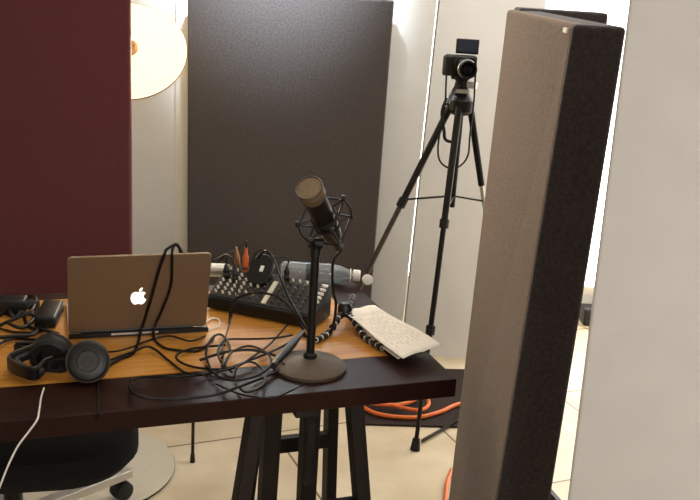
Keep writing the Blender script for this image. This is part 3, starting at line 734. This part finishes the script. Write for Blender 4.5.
# ------------------------------------------------------------------ flexible tripod with beaded legs
g0 = on(344, 327, TZ)
gb = Vector((g0.x, g0.y, TZ+.035))
t = thing('mini_tripod', 'small black tripod with flexible beaded legs, behind the microphone base', 'tripod', g0)
obj('hub', lathe(bm_new(), [(.010, -.006), (.018, 0), (.018, .018), (.011, .028), (0, .03)], gb, (0, 0, 1), 24), 'black', t)
for tgt, bow in (((316, 344), .03), ((382, 352), .03), ((352, 300), .035)):
    e = on(*tgt, TZ); path = smooth([gb, lp(gb, e, .2)+Vector((0, 0, .008)), lp(gb, e, .55)+Vector((0, 0, -.006)), Vector((e.x, e.y, TZ+.010))], 8)
    nb = max(5, int((e-gb).length/.017)); bl = bm_new(); rg = []
    for i in range(nb):
        k_ = (i+.5)/nb*(len(path)-1); a_ = path[int(k_)]; b_ = path[min(int(k_)+1, len(path)-1)]; p = a_+(b_-a_)*(k_-int(k_)); dd_ = (path[min(int(k_)+2, len(path)-1)]-path[max(int(k_)-1, 0)]).normalized()
        lathe(bl, [(0, -.009), (.006, -.008), (.0088, -.002), (.0088, .003), (.0055, .008), (0, .009)], p, dd_, 14); rg.append((p, dd_))
    lg = obj('leg', bl, 'black', t)
    rb_ = bm_new()
    for p, dd_ in rg: ring(rb_, p+dd_*.0085, dd_, .0052, .0018, 12)
    obj('joint_rings', rb_, 'alu_light', lg)

# ------------------------------------------------------------------ paper
def sheet(name, px, lab_, zoff, wav, m='paper'):
    P = [on(x, y, TZ+z+zoff)-Vector((0, 0, zoff)) for x, y, z in px]   # corner order: a b c d
    n = 18; b = bm_new(); g = []
    for i in range(n+1):
        row = []
        for j in range(n+1):
            s_, q_ = i/n, j/n
            p = (P[0]*(1-s_)+P[1]*s_)*(1-q_)+(P[3]*(1-s_)+P[2]*s_)*q_
            p = p+Vector((0, 0, zoff+wav*(math.sin(s_*7+q_*3)*.5+.5)+wav*.6*abs(math.sin(q_*PI*2))))
            row.append(b.verts.new(p))
        g.append(row)
    for i in range(n):
        for j in range(n): b.faces.new((g[i][j], g[i+1][j], g[i+1][j+1], g[i][j+1]))
    o = obj(name, b, m); sm_ = o.modifiers.new('thick', 'SOLIDIFY'); sm_.thickness = .0006
    return o, P
o, P1 = sheet('paper_sheet', [(345, 318, .014), (398, 360, .006), (424, 352, .006), (368, 308, .014)], '', .004, .003)
tag(o, 'lower white sheet of paper under the scribbled one, hanging past the table corner', 'paper')
# reshape: lower sheet peeks out to the right
o2, P2 = sheet('paper_sheet', [(344, 313, .03), (403, 360, .014), (444, 346, .022), (375, 306, .03)], '', .010, .004)
tag(o2, 'creased white sheet with pencil scribbles on top, right end of the table', 'paper')
sb_ = bm_new()
for r0 in range(9):
    q_ = .14+.085*r0; s_ = .14; 
    while s_ < .8:
        ln2 = random.uniform(.03, .09)
        pts = []
        for k_ in range(5):
            ss = s_+ln2*k_/4; n_ = q_
            p = (P2[0]*(1-ss)+P2[1]*ss)*(1-n_)+(P2[3]*(1-ss)+P2[2]*ss)*n_
            pts.append(p+Vector((0, 0, .0115+.004*(math.sin(ss*7+n_*3)*.5+.5)+.0024*abs(math.sin(n_*PI*2))))+Vector((0, random.uniform(-.001, .001), 0)))
        tube(sb_, pts, .0004, 4); s_ += ln2+random.uniform(.015, .05)
obj('pencil_scribble', sb_, 'ink', o2)

# ------------------------------------------------------------------ microphone and stand
mb = on(309.5, 368, TZ); mr = (on(346, 369, TZ)-on(273, 367, TZ)).length/2
t = thing('microphone_stand', 'black round-based desktop microphone stand on the front border of the table', 'stand', mb)
obj('base', lathe(bm_new(), [(mr*.98, 0), (mr, .004), (mr, .008), (mr*.9, .013), (mr*.4, .020), (.018, .026), (0, .026)], mb, (0, 0, 1), 56), 'standmetal', t)
obj('pole_socket', lathe(bm_new(), [(.015, .022), (.015, .034), (.011, .038)], mb, (0, 0, 1), 24), 'black', t)
def vz(px, py):   # height on vertical through mb where image y = py
    lo, hi = TZ, TZ+.8
    for _ in range(40):
        mid = (lo+hi)/2
        if proj((mb.x, mb.y, mid))[1] > py: lo = mid
        else: hi = mid
    return lo
zp = vz(0, 246)
obj('pole', cyl(bm_new(), mb+Vector((0, 0, .02)), (mb.x, mb.y, zp), .0092, seg=20), 'blackmetal', t)
obj('pole_clutch', cyl(bm_new(), (mb.x, mb.y, zp-.02), (mb.x, mb.y, zp-.004), .0112, seg=20), 'black', t)

# microphone: end address, pointing up towards the viewer
ma = Vector((-.27, -.68, .69)).normalized()
gt = atY(308.5, 187, mb.y-.08)
mbot = gt-ma*.20
t = thing('microphone', 'black studio microphone with tan mesh grille, tilted up in its shock mount', 'microphone', mbot)
rm = .0262
obj('body', lathe(bm_new(), [(.012, 0), (.018, .004), (.0205, .02), (.023, .05), (.0235, .15), (.0245, .165)], mbot, ma, 36), 'black', t)
obj('grille', lathe(bm_new(), [(.0250, .165), (.0272, .169), (.0280, .182), (.0285, .193), (.0262, .198), (.0255, .1965), (.012, .1985), (0, .199)], mbot, ma, 40), 'grille', t)
obj('grille_ring', ring(bm_new(), mbot+ma*.167, ma, .0262, .0018), 'greymetal', t)
obj('grille_ring', ring(bm_new(), mbot+ma*.197, ma, .0268, .0018), 'greymetal', t)
obj('connector', cyl(bm_new(), mbot-ma*.045, mbot+ma*.005, .0095, .0105, 20), 'black', t)
q0 = mbot-ma*.045
obj('mic_cable', tube(bm_new(), smooth([q0+ma*.01, q0-ma*.015, atY(333, 262, q0.y+.015), atY(333, 290, q0.y+.02), atY(336, 306, q0.y+.03), on(331, 332, TZ+.012), on(318, 340, TZ+.006), on(300, 334, TZ+.006)]), .0032), 'cable', t)

# shock mount
sm0 = mbot+ma*.072
t = thing('shock_mount', 'black wire shock mount holding the microphone on top of the stand pole', 'shock mount', (mb.x, mb.y, zp))
Rm = .052
x_, y_, _ = frame_of(ma)
for h in (-.035, .03):
    cs_ = [sm0+ma*h+(x_*math.cos(PI/4+i*PI/2)+y_*math.sin(PI/4+i*PI/2))*Rm for i in range(4)]
    obj('outer_frame', tube(bm_new(), [a_+(b_-a_)*k_/4 for a_, b_ in zip(cs_, cs_[1:]+cs_[:1]) for k_ in range(4)], .0018, 6, True), 'black', t)
for h in (-.016, .014): obj('inner_ring', ring(bm_new(), sm0+ma*h, ma, .0268, .0022), 'black', t)
for i in range(4):
    a = PI/4+i*PI/2; d = (x_*math.cos(a)+y_*math.sin(a))
    obj('cage_rod', tube(bm_new(), smooth([sm0+d*(Rm)-ma*.045, sm0+d*(Rm+.006), sm0+d*(Rm)+ma*.042], 5), .0022), 'black', t)
    obj('elastic_clip', box(bm_new(), sm0+d*(Rm+.003)+ma*.036, (.009, .009, .012), bev=.002), 'black', t)
    a1, a2 = a+.42, a-.42
    for aa in (a1, a2):
        d1 = x_*math.cos(aa)+y_*math.sin(aa)
        obj('elastic_cord', tube(bm_new(), [sm0+d*Rm+ma*.032, sm0+d1*.0275+ma*.012], .0014, 6), 'rubber', t)
        obj('elastic_cord', tube(bm_new(), [sm0+d*Rm-ma*.036, sm0+d1*.0275-ma*.014], .0014, 6), 'rubber', t)
back = sm0-y_*0; jn = Vector((mb.x, mb.y, zp))
dd_ = (jn-sm0); dd_ = (dd_-ma*dd_.dot(ma)).normalized()
obj('yoke', tube(bm_new(), smooth([jn-Vector((0, 0, .002)), jn+Vector((0, 0, .014)), sm0+dd_*(Rm+.006)-ma*.03, sm0+dd_*(Rm+.001)]), .0055), 'black', t)
obj('swivel_knob', cyl(bm_new(), jn+Vector((-.016, 0, .006)), jn+Vector((.016, 0, .006)), .011, seg=20), 'black', t)

# cable connector leaning beside pole
ca = on(273, 366, TZ+.012); cbp = on(303, 332, TZ+.03)
cdv = (cbp-ca).normalized(); cl = (cbp-ca).length
t = thing('cable_connector', 'long black cable connector with shiny tip lying left of the microphone pole', 'connector', ca)
obj('barrel', lathe(bm_new(), [(.0095, .016), (.0098, cl*.6), (.0075, cl*.75), (.005, cl), (.003, cl+.01)], ca, cdv, 24), 'black', t)
obj('tip', lathe(bm_new(), [(.0085, 0), (.0088, .018)], ca, cdv, 24), 'greymetal', t)

GROUPS = {'audio_cable': 'black cables tangled on the table', 'power_cable': 'black cables bundled at the left edge of the table', 'extension_cable': 'orange cables on the floor',
          'acoustic_panel': 'fabric acoustic panels around the room', 'audio_plug': 'plugs standing in the mixer', 'paper_sheet': 'paper sheets at the table corner', 'power_adapter': 'power adapters at the left of the table'}
for o in S.objects:
    k = o.name.split('.')[0]
    if o.parent is None and k in GROUPS: o['group'] = GROUPS[k]
